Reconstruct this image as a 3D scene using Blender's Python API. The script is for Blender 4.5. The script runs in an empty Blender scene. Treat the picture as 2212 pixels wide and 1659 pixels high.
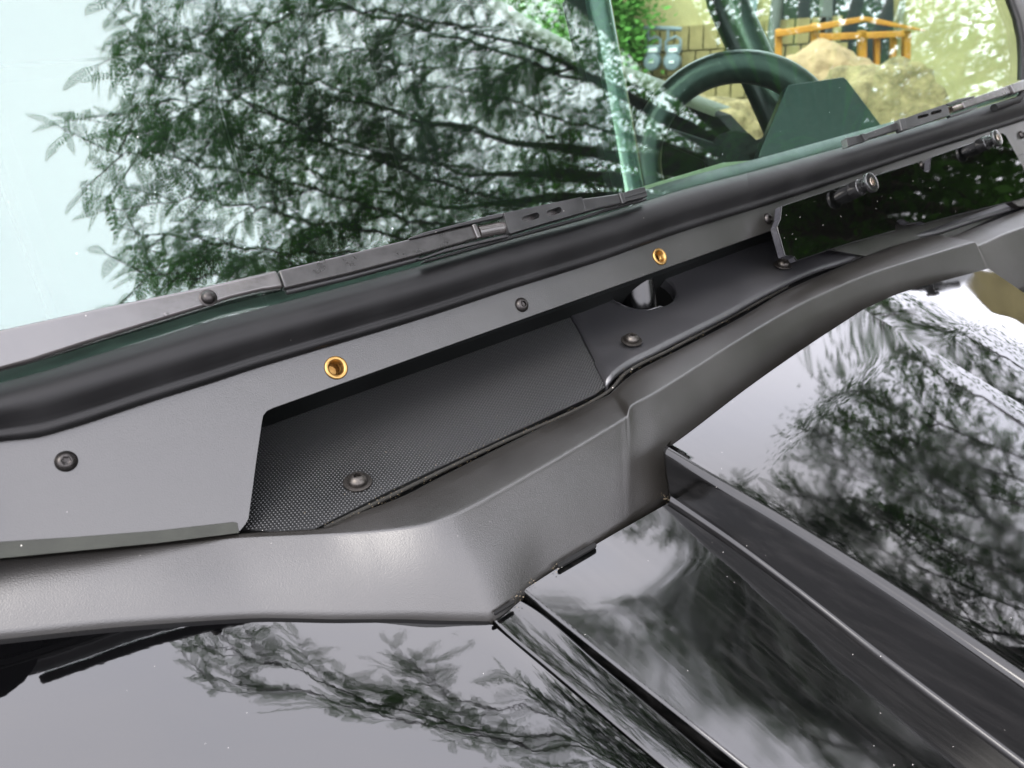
import bpy, bmesh, math, random
import numpy as np
from mathutils import Vector, Matrix, noise
from mathutils.geometry import tessellate_polygon
random.seed(7); rng = np.random.default_rng(7)
scene = bpy.context.scene
COL = scene.collection

# ------------------------------------------------------------------ camera, sky, sun, exposure
F = 1670.0; CU, CV = 1106.0, 830.0            # focal length and centre in photograph units (2212 wide)
ax = Vector((.779, .312, -.543)).normalized() # vehicle axes seen from the camera
az = Vector((-.06, .905, .42)); az = (az - az.dot(ax)*ax).normalized()
ay = az.cross(ax)
ROT = Matrix((ax, ay, az))
CAM = Vector((-.445, -.568, 1.40))
cam = bpy.data.cameras.new('camera'); camo = bpy.data.objects.new('camera', cam); COL.objects.link(camo)
camo.matrix_world = Matrix.Translation(CAM) @ ROT.to_4x4()
cam.sensor_width = 36; cam.lens = 36*F/2212; cam.clip_start = .02; cam.clip_end = 600
cam.dof.use_dof = True; cam.dof.focus_distance = .72; cam.dof.aperture_fstop = 8.5
scene.camera = camo
SUN_E, SUN_R = math.radians(48), math.radians(250)
w = bpy.data.worlds.new("World"); scene.world = w; w.use_nodes = True
nt = w.node_tree; N = nt.nodes; L = nt.links; N.clear()
out = N.new('ShaderNodeOutputWorld'); bg = N.new('ShaderNodeBackground'); bg.inputs[1].default_value = .1
sky = N.new('ShaderNodeTexSky'); sky.sky_type = 'NISHITA'; sky.sun_disc = False
sky.sun_elevation = SUN_E; sky.sun_rotation = SUN_R; sky.dust_density = 4; sky.air_density = 1.5
tc = N.new('ShaderNodeTexCoord'); mp = N.new('ShaderNodeMapping'); mp.inputs['Scale'].default_value = (1, 1, 2.2)
nz = N.new('ShaderNodeTexNoise'); nz.inputs['Scale'].default_value = 1.6; nz.inputs['Detail'].default_value = 5
cr = N.new('ShaderNodeValToRGB'); cr.color_ramp.elements[0].position = .3; cr.color_ramp.elements[1].position = .75
cr.color_ramp.elements[0].color = (.84, .845, .93, 1); cr.color_ramp.elements[1].color = (1, .965, .995, 1)
mul = N.new('ShaderNodeMixRGB'); mul.blend_type = 'MULTIPLY'; mul.inputs[0].default_value = 1
mul.inputs[2].default_value = (11.5, 11.5, 11.8, 1)
mix = N.new('ShaderNodeMixRGB'); mix.inputs[0].default_value = .93
L.new(tc.outputs['Generated'], mp.inputs[0]); L.new(mp.outputs[0], nz.inputs['Vector']); L.new(nz.outputs[0], cr.inputs[0])
L.new(cr.outputs[0], mul.inputs[1]); L.new(sky.outputs[0], mix.inputs[1]); L.new(mul.outputs[0], mix.inputs[2])
L.new(mix.outputs[0], bg.inputs[0]); L.new(bg.outputs[0], out.inputs[0])
sl = bpy.data.lights.new('sun', 'SUN'); sl.energy = .6; sl.angle = math.radians(25); sl.color = (1, .95, .88)
so = bpy.data.objects.new('sun', sl); COL.objects.link(so)
sd = Vector((math.sin(SUN_R)*math.cos(SUN_E), math.cos(SUN_R)*math.cos(SUN_E), math.sin(SUN_E)))
so.rotation_euler = sd.to_track_quat('Z', 'Y').to_euler()
vs = scene.view_settings; vs.view_transform = 'Standard'; vs.look = 'None'; vs.gamma = 1; vs.exposure = 2.82

# ------------------------------------------------------------------ where things stand
S60 = math.radians(60); TH = math.radians(10.6)
NP = Vector((0, -math.sin(S60), math.cos(S60)))       # normal of windshield and plate
NH = Vector((0, -math.sin(TH), math.cos(TH)))         # normal of deck and hood
P0 = Vector((0, 0, 1.15)); DH = .43
def ray(u, v): return ROT @ Vector(((u-CU)/F, (CV-v)/F, -1.0))
def hit(u, v, p, n):
    d = ray(u, v); return CAM + d*((p-CAM).dot(n)/d.dot(n))
def pl(u, v, n=0.0): return hit(u, v, P0+NP*n, NP)    # point on a plane n metres proud of the plate
def hd(u, v, h=0.0): return hit(u, v, CAM-NH*(DH-h), NH)  # point h metres above the deck plane
def Q(ox, oy, s=1.6458): return lambda x, y: ((x/s+ox)/1.8228, (y/s+oy)/1.8228)
z1 = Q(0, 900); z2 = Q(1000, 600); z3 = Q(2000, 600); z4 = Q(2688, 200); z5 = Q(0, 1800); z6 = Q(1200, 1500)
zA = Q(1800, 0); zB = Q(2900, 0, 1.954); z3b = Q(2300, 1300); z4b = Q(1700, 2016); z7 = Q(2688, 1000)

# ------------------------------------------------------------------ materials
MATS = {}
def newmat(name):
    m = bpy.data.materials.new(name); m.use_nodes = True; MATS[name] = m
    return m, m.node_tree.nodes, m.node_tree.links, m.node_tree.nodes['Principled BSDF']
def noise_n(N, L, scale, detail=3, rough=.5, src=None, stretch=None):
    t = N.new('ShaderNodeTexCoord'); n = N.new('ShaderNodeTexNoise')
    n.inputs['Scale'].default_value = scale; n.inputs['Detail'].default_value = detail; n.inputs['Roughness'].default_value = rough
    s = t.outputs['Object']
    if stretch:
        m = N.new('ShaderNodeMapping'); m.inputs['Scale'].default_value = stretch[0]; m.inputs['Rotation'].default_value = stretch[1]
        L.new(s, m.inputs[0]); s = m.outputs[0]
    L.new(s, n.inputs['Vector']); return n.outputs[0]
def ramp(N, L, src, p0, p1, c0, c1):
    r = N.new('ShaderNodeMapRange'); r.inputs[1].default_value = p0; r.inputs[2].default_value = p1
    r.inputs[3].default_value = c0; r.inputs[4].default_value = c1; L.new(src, r.inputs[0]); return r.outputs[0]
def bump(N, L, p, srcs, prev=None):
    last = None
    for s, st, dist in srcs:
        b = N.new('ShaderNodeBump'); b.inputs['Strength'].default_value = st; b.inputs['Distance'].default_value = dist
        L.new(s, b.inputs['Height'])
        if last: L.new(last, b.inputs['Normal'])
        last = b.outputs[0]
    L.new(last, p.inputs['Normal'])
def specks(N, L, scale, thr):
    """tiny dust specks"""
    t = N.new('ShaderNodeTexCoord'); v = N.new('ShaderNodeTexVoronoi'); v.inputs['Scale'].default_value = scale
    L.new(t.outputs['Object'], v.inputs['Vector'])
    a = ramp(N, L, v.outputs['Distance'], thr*.6, thr, 1, 0)
    sep = N.new('ShaderNodeSeparateColor'); L.new(v.outputs['Color'], sep.inputs[0])
    g = N.new('ShaderNodeMath'); g.operation = 'GREATER_THAN'; g.inputs[1].default_value = .62; L.new(sep.outputs[0], g.inputs[0])
    m = N.new('ShaderNodeMath'); m.operation = 'MULTIPLY'; L.new(a, m.inputs[0]); L.new(g.outputs[0], m.inputs[1])
    return m.outputs[0]
def colmix(N, L, fac, a, b):
    m = N.new('ShaderNodeMixRGB'); L.new(fac, m.inputs[0])
    for i, c in ((1, a), (2, b)):
        if isinstance(c, tuple): m.inputs[i].default_value = c+(1,)
        else: L.new(c, m.inputs[i])
    return m.outputs[0]
def plastic(name, base, r0, r1, grain=1400, gst=.25, spec=.5, dust=.09, low=7, dustcol=(.42, .40, .37), gd=.0004):
    m, N, L, p = newmat(name)
    n1 = noise_n(N, L, low, 5, .6)
    L.new(ramp(N, L, n1, .3, .7, r0, r1), p.inputs['Roughness'])
    c = colmix(N, L, ramp(N, L, n1, .35, .75, 0, 1), tuple(base), tuple(min(1, b*1.5+.003) for b in base))
    if dust:
        c = colmix(N, L, specks(N, L, 95, dust), c, dustcol)
    L.new(c, p.inputs['Base Color'])
    p.inputs['Specular IOR Level'].default_value = spec
    bump(N, L, p, [(noise_n(N, L, grain, 2), gst, gd), (noise_n(N, L, 25, 2), .15, .002)])
    return m
plastic('trim_plastic', (.0060, .0054, .0045), .30, .44, 1000, .45, .62, .022)
plastic('deck_plastic', (.013, .013, .014), .34, .44, 1200, .35, 1.0, .035)
plastic('powder_coat', (.0065, .0062, .0054), .28, .36, 900, .3, .62, .03)
plastic('rubber', (.0022, .0021, .0022), .46, .60, 300, .08, .21, .03, 14)
plastic('wiper_metal', (.016, .014, .013), .16, .30, 160, .18, .8, .035, 30)
plastic('wiper_plastic', (.006, .006, .006), .3, .45, 700, .1, .34, .04, 30)
plastic('wiper_channel_paint', (.007, .0065, .006), .22, .5, 220, .3, .42, .04, 60)
plastic('black_void', (.004, .004, .004), .8, .9, 200, .1, .1, .05)
plastic('foam_strip', (.010, .0095, .008), .8, .95, 380, .9, .2, .09, 60)
plastic('interior_plastic', (.0022, .0026, .0025), .6, .7, 600, .1, .1, .0)
plastic('clear_gasket', (.014, .015, .012), .6, .75, 120, .3, .22, .05, 50)
plastic('textured_deck', (.0028, .0030, .0030), .30, .38, 1200, .15, .5, .03)

def gloss(name, base, rough, peel, pst, brush=0, bdir=0, dust=.06, smudge=.0, spec=.6):
    m, N, L, p = newmat(name)
    c = colmix(N, L, specks(N, L, 110, dust), base, (.5, .48, .45))
    p.inputs['Specular IOR Level'].default_value = spec
    n1 = noise_n(N, L, 9, 5, .65)
    r = ramp(N, L, n1, .42, .72, rough, rough+smudge)
    L.new(r, p.inputs['Roughness'])
    b = [(noise_n(N, L, peel, 2, .5), pst, .0006)]
    if brush:
        br = noise_n(N, L, 260, 3, .7, stretch=((1, .03, .3), (0, 0, bdir)))
        b.append((br, brush, .0004))
        c = colmix(N, L, ramp(N, L, br, .45, .9, 0, .18), c, (.04, .038, .037))
    L.new(c, p.inputs['Base Color'])
    bump(N, L, p, b); return m
gloss('hood_gloss', (.0008, .0009, .0009), .02, 25, .012, .010, math.radians(60), .03, .045, .52)
gloss('hood_brushed', (.0014, .0015, .0015), .045, 30, .015, .045, math.radians(20), .035, .06)
gloss('fender_gloss', (.0008, .0008, .0009), .022, 110, .035, 0, 0, .025, .01)
gloss('acrylic_gloss', (.0008, .0009, .0008), .015, 30, .01, 0, 0, .05, .02)
gloss('side_gloss', (.0008, .0008, .0008), .08, 40, .03, .04, math.radians(60), .035, .08, .36)

def simple(name, base, rough=.5, metal=0, spec=.5, var=.0, scale=20, bst=0, bsc=50, bd=.002):
    m, N, L, p = newmat(name)
    p.inputs['Roughness'].default_value = rough; p.inputs['Metallic'].default_value = metal; p.inputs['Specular IOR Level'].default_value = spec
    if var:
        n = noise_n(N, L, scale, 5, .65)
        L.new(colmix(N, L, ramp(N, L, n, .3, .7, 0, 1), tuple(b*(1-var) for b in base), tuple(min(1, b*(1+var)) for b in base)), p.inputs['Base Color'])
    else: p.inputs['Base Color'].default_value = tuple(base)+(1,)
    if bst: bump(N, L, p, [(noise_n(N, L, bsc, 4), bst, bd)])
    return m
simple('brass', (.24, .145, .05), .38, 1, var=.15, scale=300)
simple('screw_black', (.024, .022, .021), .36, .85, var=.25, scale=400, bst=.1, bsc=900, bd=.0003)
simple('screw_grey', (.045, .041, .037), .4, .9, var=.2, scale=400, bst=.1, bsc=900, bd=.0003)
simple('steel', (.28, .24, .2), .25, 1, var=.2, scale=300)
simple('tube_paint', (.002, .002, .002), .22, 0, .45, bst=.02, bsc=60)
simple('knob_black', (.006, .006, .006), .16, 0, .5)
simple('acrylic_edge', (.022, .022, .025), .35, 0, .5, var=.5, scale=300, bst=.4, bsc=400, bd=.0006)
simple('cage_paint', (.008, .011, .010), .3, .0, .28)
simple('post_paint', (.014, .022, .020), .2, 0, .8)
simple('asphalt', (.04, .039, .038), .9, 0, .2, var=.25, scale=6, bst=.6, bsc=80, bd=.01)
simple('block', (.24, .185, .085), .85, 0, .2, var=.14, scale=9, bst=.5, bsc=70, bd=.01)
simple('mortar', (.13, .11, .065), .9, 0, .2, var=.1)
simple('stucco', (.33, .28, .14), .85, 0, .2, var=.16, scale=5, bst=.5, bsc=60, bd=.01)
simple('meter_paint', (.14, .17, .19), .5, 0, .4, var=.1)
simple('meter_plate', (.6, .6, .58), .5)
simple('timber', (.36, .15, .018), .7, 0, .3, var=.18, scale=14, bst=.3, bsc=40, bd=.003)
simple('stone', (.31, .20, .115), .9, 0, .2, var=.35, scale=8, bst=.7, bsc=22, bd=.03)
simple('stone_grey', (.21, .155, .08), .9, 0, .2, var=.55, scale=14, bst=.8, bsc=26, bd=.03)
simple('bark', (.06, .05, .04), .9, 0, .1, var=.3, scale=30, bst=.5, bsc=60, bd=.004)
simple('pipe_grey', (.09, .095, .085), .5, 0, .4, var=.1)
simple('dark_pane', (.006, .010, .010), .3, 0, .3, var=.3, scale=4)
simple('pale_trim', (.15, .14, .10), .5, 0, .3, var=.1, scale=8)
def leafmat(name, base, tr, var=.3):
    m, N, L, p = newmat(name)
    n = noise_n(N, L, 3, 3)
    c = colmix(N, L, ramp(N, L, n, .3, .7, 0, 1), tuple(b*(1-var) for b in base), tuple(b*(1+var) for b in base))
    L.new(c, p.inputs['Base Color']); p.inputs['Roughness'].default_value = .6; p.inputs['Specular IOR Level'].default_value = .12
    t = N.new('ShaderNodeBsdfTranslucent'); t.inputs[0].default_value = tuple(tr)+(1,)
    mx = N.new('ShaderNodeMixShader'); mx.inputs[0].default_value = .4
    L.new(p.outputs[0], mx.inputs[1]); L.new(t.outputs[0], mx.inputs[2])
    L.new(mx.outputs[0], N['Material Output'].inputs[0])
leafmat('leaf', (.032, .090, .010), (.05, .155, .008))
leafmat('ivy', (.10, .24, .05), (.12, .30, .05))
# windscreen glass: clear tinted pane, reflection by angle, the same on both faces
m, N, L, p = newmat('glass_tint'); N.remove(p)
geo = N.new('ShaderNodeNewGeometry'); dp = N.new('ShaderNodeVectorMath'); dp.operation = 'DOT_PRODUCT'
L.new(geo.outputs['Normal'], dp.inputs[0]); L.new(geo.outputs['Incoming'], dp.inputs[1])
ab = N.new('ShaderNodeMath'); ab.operation = 'ABSOLUTE'; L.new(dp.outputs['Value'], ab.inputs[0])
om = N.new('ShaderNodeMath'); om.operation = 'SUBTRACT'; om.inputs[0].default_value = 1; L.new(ab.outputs[0], om.inputs[1])
pw = N.new('ShaderNodeMath'); pw.operation = 'POWER'; pw.inputs[1].default_value = 5; L.new(om.outputs[0], pw.inputs[0])
fr = N.new('ShaderNodeMath'); fr.operation = 'MULTIPLY_ADD'; fr.inputs[1].default_value = .92; fr.inputs[2].default_value = .08; L.new(pw.outputs[0], fr.inputs[0])
tr = N.new('ShaderNodeBsdfTransparent'); tr.inputs[0].default_value = (.80, .93, .87, 1)
gl = N.new('ShaderNodeBsdfGlossy'); gl.inputs['Roughness'].default_value = .0; gl.inputs['Color'].default_value = (.94, 1, .965, 1)
mx = N.new('ShaderNodeMixShader'); L.new(fr.outputs[0], mx.inputs[0]); L.new(tr.outputs[0], mx.inputs[1]); L.new(gl.outputs[0], mx.inputs[2])
df = N.new('ShaderNodeBsdfDiffuse'); df.inputs[0].default_value = (.55, .6, .55, 1)
scr = noise_n(N, L, 30, 3, .7, stretch=((1, .015, .015), (0, math.radians(12), math.radians(8))))
sp = specks(N, L, 60, .03)
ms = N.new('ShaderNodeMath'); ms.operation = 'MAXIMUM'; L.new(sp, ms.inputs[0]); L.new(ramp(N, L, scr, .78, .9, 0.0015, .02), ms.inputs[1])
m2 = N.new('ShaderNodeMixShader'); L.new(ms.outputs[0], m2.inputs[0]); L.new(mx.outputs[0], m2.inputs[1]); L.new(df.outputs[0], m2.inputs[2])
L.new(m2.outputs[0], N['Material Output'].inputs[0])

# ------------------------------------------------------------------ builders
WM = {}
def link(o, parent=None, mw=None, **kw):
    COL.objects.link(o)
    mw = mw or Matrix.Identity(4); WM[o.name] = mw
    if parent is not None:
        o.parent = parent; o.matrix_parent_inverse = WM[parent.name].inverted()
    o.matrix_basis = mw
    for k, v in kw.items(): o[k] = v
    return o
def thing(name, label, cat, loc, **kw):
    return link(bpy.data.objects.new(name, None), None, Matrix.Translation(Vector(loc)), label=label, category=cat, **kw)
def mesh(name, verts, faces, mat, parent=None, smooth=True, bevel=0, sub=0, mw=None, uv=None, seg=2, auto=None, **kw):
    me = bpy.data.meshes.new(name); me.from_pydata([tuple(v) for v in verts], [], faces); me.update()
    if uv is not None:
        ul = me.uv_layers.new(name='UVMap')
        for lp in me.loops: ul.data[lp.index].uv = uv[lp.vertex_index]
    me.materials.append(MATS[mat])
    bm = bmesh.new(); bm.from_mesh(me); bmesh.ops.recalc_face_normals(bm, faces=bm.faces) if kw.pop('recalc', False) else None
    bm.to_mesh(me); bm.free()
    if smooth: me.shade_smooth()
    o = bpy.data.objects.new(name, me); link(o, parent, mw, **kw)
    if bevel:
        b = o.modifiers.new('bevel', 'BEVEL'); b.width = bevel; b.segments = seg; b.limit_method = 'ANGLE'; b.angle_limit = math.radians(35); b.harden_normals = False
    if auto is not None:
        me.set_sharp_from_angle(angle=math.radians(auto))
    return o
def pchip(xs, ys, x):
    xs = np.asarray(xs, float); ys = np.asarray(ys, float); h = np.diff(xs); d = np.diff(ys)/h; m = np.zeros_like(xs)
    m[0], m[-1] = d[0], d[-1]
    for i in range(1, len(xs)-1):
        if d[i-1]*d[i] > 0:
            w1 = 2*h[i]+h[i-1]; w2 = h[i]+2*h[i-1]; m[i] = (w1+w2)/(w1/d[i-1]+w2/d[i])
    i = np.clip(np.searchsorted(xs, x)-1, 0, len(xs)-2); t = (x-xs[i])/h[i]
    return (2*t**3-3*t**2+1)*ys[i]+(t**3-2*t**2+t)*h[i]*m[i]+(-2*t**3+3*t**2)*ys[i+1]+(t**3-t**2)*h[i]*m[i+1]
def curve(pts, n, fn, s=None):
    """resample a traced line (u, v, height) to n world points"""
    a = np.array([(p+(0,))[:3] for p in pts], float)
    if s is None:
        d = np.hypot(*np.diff(a[:, :2], axis=0).T); s = np.concatenate([[0], np.cumsum(d)])
    s = np.asarray(s, float); x = np.linspace(s[0], s[-1], n)
    return [fn(*c) for c in zip(pchip(s, a[:, 0], x), pchip(s, a[:, 1], x), pchip(s, a[:, 2], x))]
def loft(name, rows, mat, parent, solid=0, flip=False, **kw):
    n = len(rows[0]); V = [p for r in rows for p in r]; Fc = []
    for i in range(len(rows)-1):
        for j in range(n-1):
            f = (i*n+j, i*n+j+1, (i+1)*n+j+1, (i+1)*n+j); Fc.append(f[::-1] if flip else f)
    o = mesh(name, V, Fc, mat, parent, **kw)
    if solid:
        s = o.modifiers.new('solid', 'SOLIDIFY'); s.thickness = solid; s.offset = -1
    return o
def lerp(a, b, t): return [p.lerp(q, t) for p, q in zip(a, b)]
def slab(name, loops, nrm, thick, mat, parent, bevel=.0, seg=2, uvs=None, **kw):
    """flat piece with true thickness: first loop is the outline, the rest are holes"""
    nrm = Vector(nrm)
    tris = tessellate_polygon(loops); pts = [p for l in loops for p in l]; n = len(pts)
    V = list(pts)+[p-nrm*thick for p in pts]; Fc = []
    for t in tris:
        a, b, c = [pts[i] for i in t]
        if (b-a).cross(c-a).dot(nrm) < 0: t = (t[0], t[2], t[1])
        Fc.append(tuple(t)); Fc.append((t[0]+n, t[2]+n, t[1]+n))
    k = 0
    for l in loops:
        m = len(l)
        for i in range(m):
            a, b = k+i, k+(i+1) % m; Fc.append((a, b, b+n, a+n))
        k += m
    me = bpy.data.meshes.new(name); me.from_pydata([tuple(v) for v in V], [], Fc); me.update()
    bm = bmesh.new(); bm.from_mesh(me)
    bmesh.ops.recalc_face_normals(bm, faces=bm.faces)
    bmesh.ops.dissolve_limit(bm, angle_limit=.01, verts=bm.verts, edges=bm.edges)
    if uvs:
        ul = bm.loops.layers.uv.new('UVMap')
        for f in bm.faces:
            for lp in f.loops: lp[ul].uv = uvs(lp.vert.co)
    bm.to_mesh(me); bm.free(); me.materials.append(MATS[mat])
    o = bpy.data.objects.new(name, me); link(o, parent, **kw)
    if bevel:
        b = o.modifiers.new('bevel', 'BEVEL'); b.width = bevel; b.segments = seg; b.limit_method = 'ANGLE'; b.angle_limit = math.radians(40)
        me.shade_smooth(); me.set_sharp_from_angle(angle=math.radians(60))
    return o
def roundpoly(pts, r, k=4):
    """round the corners of a 2-D outline"""
    o = []; n = len(pts)
    for i in range(n):
        p = Vector(pts[i]); a = Vector(pts[i-1])-p; b = Vector(pts[(i+1) % n])-p
        rr = min(r, a.length*.45, b.length*.45); A = p+a.normalized()*rr; B = p+b.normalized()*rr
        for j in range(k+1):
            t = j/k; o.append(tuple((1-t)**2*A+2*t*(1-t)*p+t*t*B))
    return o
def stadium(a, b, r, k=8):
    a = Vector(a); b = Vector(b); d = (b-a).normalized(); ang = math.atan2(d.y, d.x); o = []
    for i in range(k+1): t = ang-math.pi/2+math.pi*i/k; o.append((b.x+r*math.cos(t), b.y+r*math.sin(t)))
    for i in range(k+1): t = ang+math.pi/2+math.pi*i/k; o.append((a.x+r*math.cos(t), a.y+r*math.sin(t)))
    return o
def frame(loc, nrm, spin=0.0):
    q = Vector(nrm).to_track_quat('Z', 'Y').to_matrix().to_4x4()
    return Matrix.Translation(loc) @ q @ Matrix.Rotation(spin, 4, 'Z')
def lathe_mesh(name, prof, mat, seg=40, sock=None):
    """prof: (radius, z, socket?) from outside in; socket rows follow the socket outline"""
    V = []; Fc = []
    for r, z, *k in prof:
        for i in range(seg):
            t = 2*math.pi*i/seg; rr = r*(sock(t) if (k and k[0] and sock) else 1)
            V.append((rr*math.cos(t), rr*math.sin(t), z))
    for i in range(len(prof)-1):
        for j in range(seg):
            Fc.append((i*seg+j, i*seg+(j+1) % seg, (i+1)*seg+(j+1) % seg, (i+1)*seg+j))
    Fc.append(tuple(range((len(prof)-1)*seg, len(prof)*seg)))
    me = bpy.data.meshes.new(name); me.from_pydata(V, [], Fc); me.materials.append(MATS[mat]); me.shade_smooth(); me.set_sharp_from_angle(angle=math.radians(38))
    return me
def put(name, me, parent, mw, **kw): return link(bpy.data.objects.new(name, me), parent, mw, **kw)
def tube(name, path, rad, mat, parent, seg=20, cap=True, **kw):
    V = []; Fc = []; n = len(path); rads = rad if isinstance(rad, (list, tuple)) else [rad]*n
    up = Vector((0, 0, 1)); prev = None
    for i, p in enumerate(path):
        d = (path[min(i+1, n-1)]-path[max(i-1, 0)]).normalized()
        if prev is None:
            prev = d.cross(up) if abs(d.dot(up)) < .95 else d.cross(Vector((1, 0, 0)))
        a = (prev-prev.dot(d)*d).normalized(); prev = a; b = d.cross(a)
        for j in range(seg):
            t = 2*math.pi*j/seg; V.append(p+(a*math.cos(t)+b*math.sin(t))*rads[i])
    for i in range(n-1):
        for j in range(seg): Fc.append((i*seg+j, i*seg+(j+1) % seg, (i+1)*seg+(j+1) % seg, (i+1)*seg+j))
    if cap: Fc += [tuple(range(seg))[::-1], tuple(range((n-1)*seg, n*seg))]
    o = mesh(name, V, Fc, mat, parent, **kw); o.data.set_sharp_from_angle(angle=math.radians(50)); return o
def box(name, c, sx, sy, sz, mat, parent, rz=0, bevel=.0, tilt=None, **kw):
    V = [(x*sx/2, y*sy/2, z*sz/2) for x in (-1, 1) for y in (-1, 1) for z in (-1, 1)]
    Fc = [(0, 1, 3, 2), (4, 6, 7, 5), (0, 4, 5, 1), (2, 3, 7, 6), (0, 2, 6, 4), (1, 5, 7, 3)]
    mw = Matrix.Translation(Vector(c)) @ (tilt or Matrix.Rotation(rz, 4, 'Z'))
    return mesh(name, V, Fc, mat, parent, smooth=False, bevel=bevel, mw=mw, **kw)
hexf = lambda t: 1/max(.01, math.cos(((t+math.pi/6) % (math.pi/3))-math.pi/6))*.9
torx = lambda t: 1+.2*math.cos(6*t)

# ------------------------------------------------------------------ ground
mesh('ground', [(-200, -200, 0), (200, -200, 0), (200, 200, 0), (-200, 200, 0)], [(0, 1, 2, 3)], 'asphalt', None, False, kind='structure')

# ------------------------------------------------------------------ the vehicle
car = thing('utility_vehicle', 'black off-road utility vehicle seen close at its cowl, hood and windshield base', 'vehicle', (.43, 0, 0))
# ---- windshield pane
gtop = 14.0
def onplate(x, s, n):   # x across, s metres up the slope from P0
    return P0+Vector((x, 0, 0))+Vector((0, math.cos(S60), math.sin(S60)))*s+NP*n
ulo = [pl(u, v, .004) for u, v in [(-140, 900), (0, 850), (213, 787), (457, 714), (737, 644), (1115, 536), (1475, 431), (1831, 336), (2141, 246), (2230, 222)]]
top = [onplate(x, .86, .004) for x in (1.37, -.47)]
slab('windshield', [ulo+[onplate(1.38, .3, .004)]+top], NP, .005, 'glass_tint', car)
# ---- rubber seal
se_u = [(-260, 960), (-120, 868), (0, 829), (100, 802), (213, 767), (333, 732), (457, 694), (549, 671), (737, 622), (915, 574), (1115, 516), (1286, 470), (1475, 411), (1641, 368), (1831, 316), (1975, 276), (2141, 226), (2300, 178)]
se_l = [(-260, 1010), (-120, 975), (0, 955), (75, 947), (167, 922), (333, 867), (455, 829), (549, 798), (737, 742), (915, 688), (1097, 628), (1286, 568), (1475, 501), (1650, 446), (1831, 386), (1990, 332), (2130, 287), (2290, 236)]
idx = list(range(len(se_u)))
def seal(name, s0, s1, mat, parent):
    n = 90; a = curve(se_u, 140, lambda u, v, h: (u, v), idx); b = curve(se_l, 140, lambda u, v, h: (u, v), idx)
    i0, i1 = int(s0*139), int(s1*139); a = a[i0:i1+1]; b = b[i0:i1+1]
    prof = [(-.02, -.012), (-.01, .002), (0, .007), (.06, .0125), (.15, .017), (.28, .0205), (.42, .0205), (.56, .017), (.68, .0125), (.77, .0095), (.81, .0085), (.84, .0088), (.88, .0092), (.94, .0075), (.985, .0045), (1.0, .0005), (1.0, -.004)]
    rows = []
    for t, n_ in prof:
        rows.append([pl(p[0]+(q[0]-p[0])*t, p[1]+(q[1]-p[1])*t, n_) for p, q in zip(a, b)])
    return loft(name, rows, mat, parent, flip=True)
seal('windshield_seal', 0, .757, 'rubber', car)
seal('windshield_seal', .7585, 1, 'rubber', car)
# dark strip standing for the shadow and black glass edge under the wiper
band1 = curve(se_u, 60, lambda u, v, h: pl(u, v-2, -.006), idx); band2 = curve(se_u, 60, lambda u, v, h: pl(u, v-26, -.012), idx); band3 = curve(se_u, 60, lambda u, v, h: pl(u, v-26, -.05), idx)
loft('shadow_edge', [band1, band2, band3], 'wiper_plastic', car)

# ---- mounting plate with its screws and threaded inserts
pb = [(-200, 1000), (-200, 1232), (0, 1205), (170, 1190), (340, 1172), (505, 1152), (519, 1147), (530, 1133), (537, 1121), (555, 987), (566, 912), (569, 898), (577, 888), (592, 881),
      (800, 807), (1000, 737), (1220, 658), (1425, 585), (1670, 497), (1900, 425), (2212, 330), (2330, 296), (2330, 200), (2212, 246), (1875, 350), (1475, 480), (1097, 602), (737, 720), (333, 845), (167, 900), (67, 925), (0, 930)]
def disc(u, v, r, n=32):
    m_ = frame(pl(u, v, 0), NP); return [m_ @ Vector((r*math.cos(2*math.pi*i/n), r*math.sin(2*math.pi*i/n), 0)) for i in range(n)]
plate = slab('mounting_plate', [[pl(u, v, 0) for u, v in pb], disc(726, 795, .0085), disc(1425, 555, .0085)], NP, .004, 'powder_coat', car, bevel=.0009)
slab('lower_plate', [[pl(u, v, -.003) for u, v in [(1655, 470), (1700, 520), (1900, 560), (2330, 520), (2330, 280), (1700, 440)]]], NP, .003, 'powder_coat', plate)
gs = [(0-200, 1198), (0, 1171), (170, 1160), (340, 1147), (505, 1128), (513, 1130), (517, 1152), (340, 1174), (0, 1207), (-200, 1236)]
slab('gasket_strip', [[pl(u, v, .0022) for u, v in gs]], NP, .002, 'clear_gasket', plate, bevel=.0004, label='grey translucent rubber strip along the lower edge of the plate')
btn = lathe_mesh('button_screw', [(.0072, 0), (.0073, .0006), (.0070, .0014), (.0062, .0026), (.005, .0036), (.0039, .0042), (.0033, .0043), (.0031, .0042, 1), (.0029, .0036, 1), (.0028, .0015, 1), (.001, .0008)], 'screw_black', 48, hexf)
for u, v, sp_ in [(143, 997, .2), (1127, 659, .5), (1659, 473, .1), (2206, 292, .3)]:
    put('button_screw', btn, plate, frame(pl(u, v, .0002), NP, sp_))
ins = lathe_mesh('threaded_insert', [(.0099, 0), (.0100, .0008), (.0096, .0014), (.0088, .0017), (.0074, .0016), (.0066, .0010), (.0060, -.001), (.0054, -.002), (.0051, -.003), (.0054, -.0036), (.0050, -.0042), (.0054, -.0048), (.0050, -.0054), (.0054, -.006), (.0050, -.0066), (.0054, -.0072), (.0050, -.009), (.0050, -.016), (.001, -.0165)], 'brass', 48)
for u, v in [(726, 795), (1425, 555)]:
    put('threaded_insert', ins, plate, frame(pl(u, v, .0002), NP))

# ---- deck under the plate
C0 = [(610, 1151), (678, 1144), (845, 1059), (1048, 963), (1285, 853), (1308, 836)]
fold0 = (1218, 650); 
uvh = lambda co: (co.x, co.y/math.cos(TH))
dk = C0+[(1309, 828), fold0, (1170, 560), (700, 760), (470, 900), (470, 1130), (520, 1144)]
deck = slab('textured_deck', [[hd(u, v, 0) for u, v in dk]], NH, .004, 'textured_deck', car, uvs=uvh)
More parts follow.
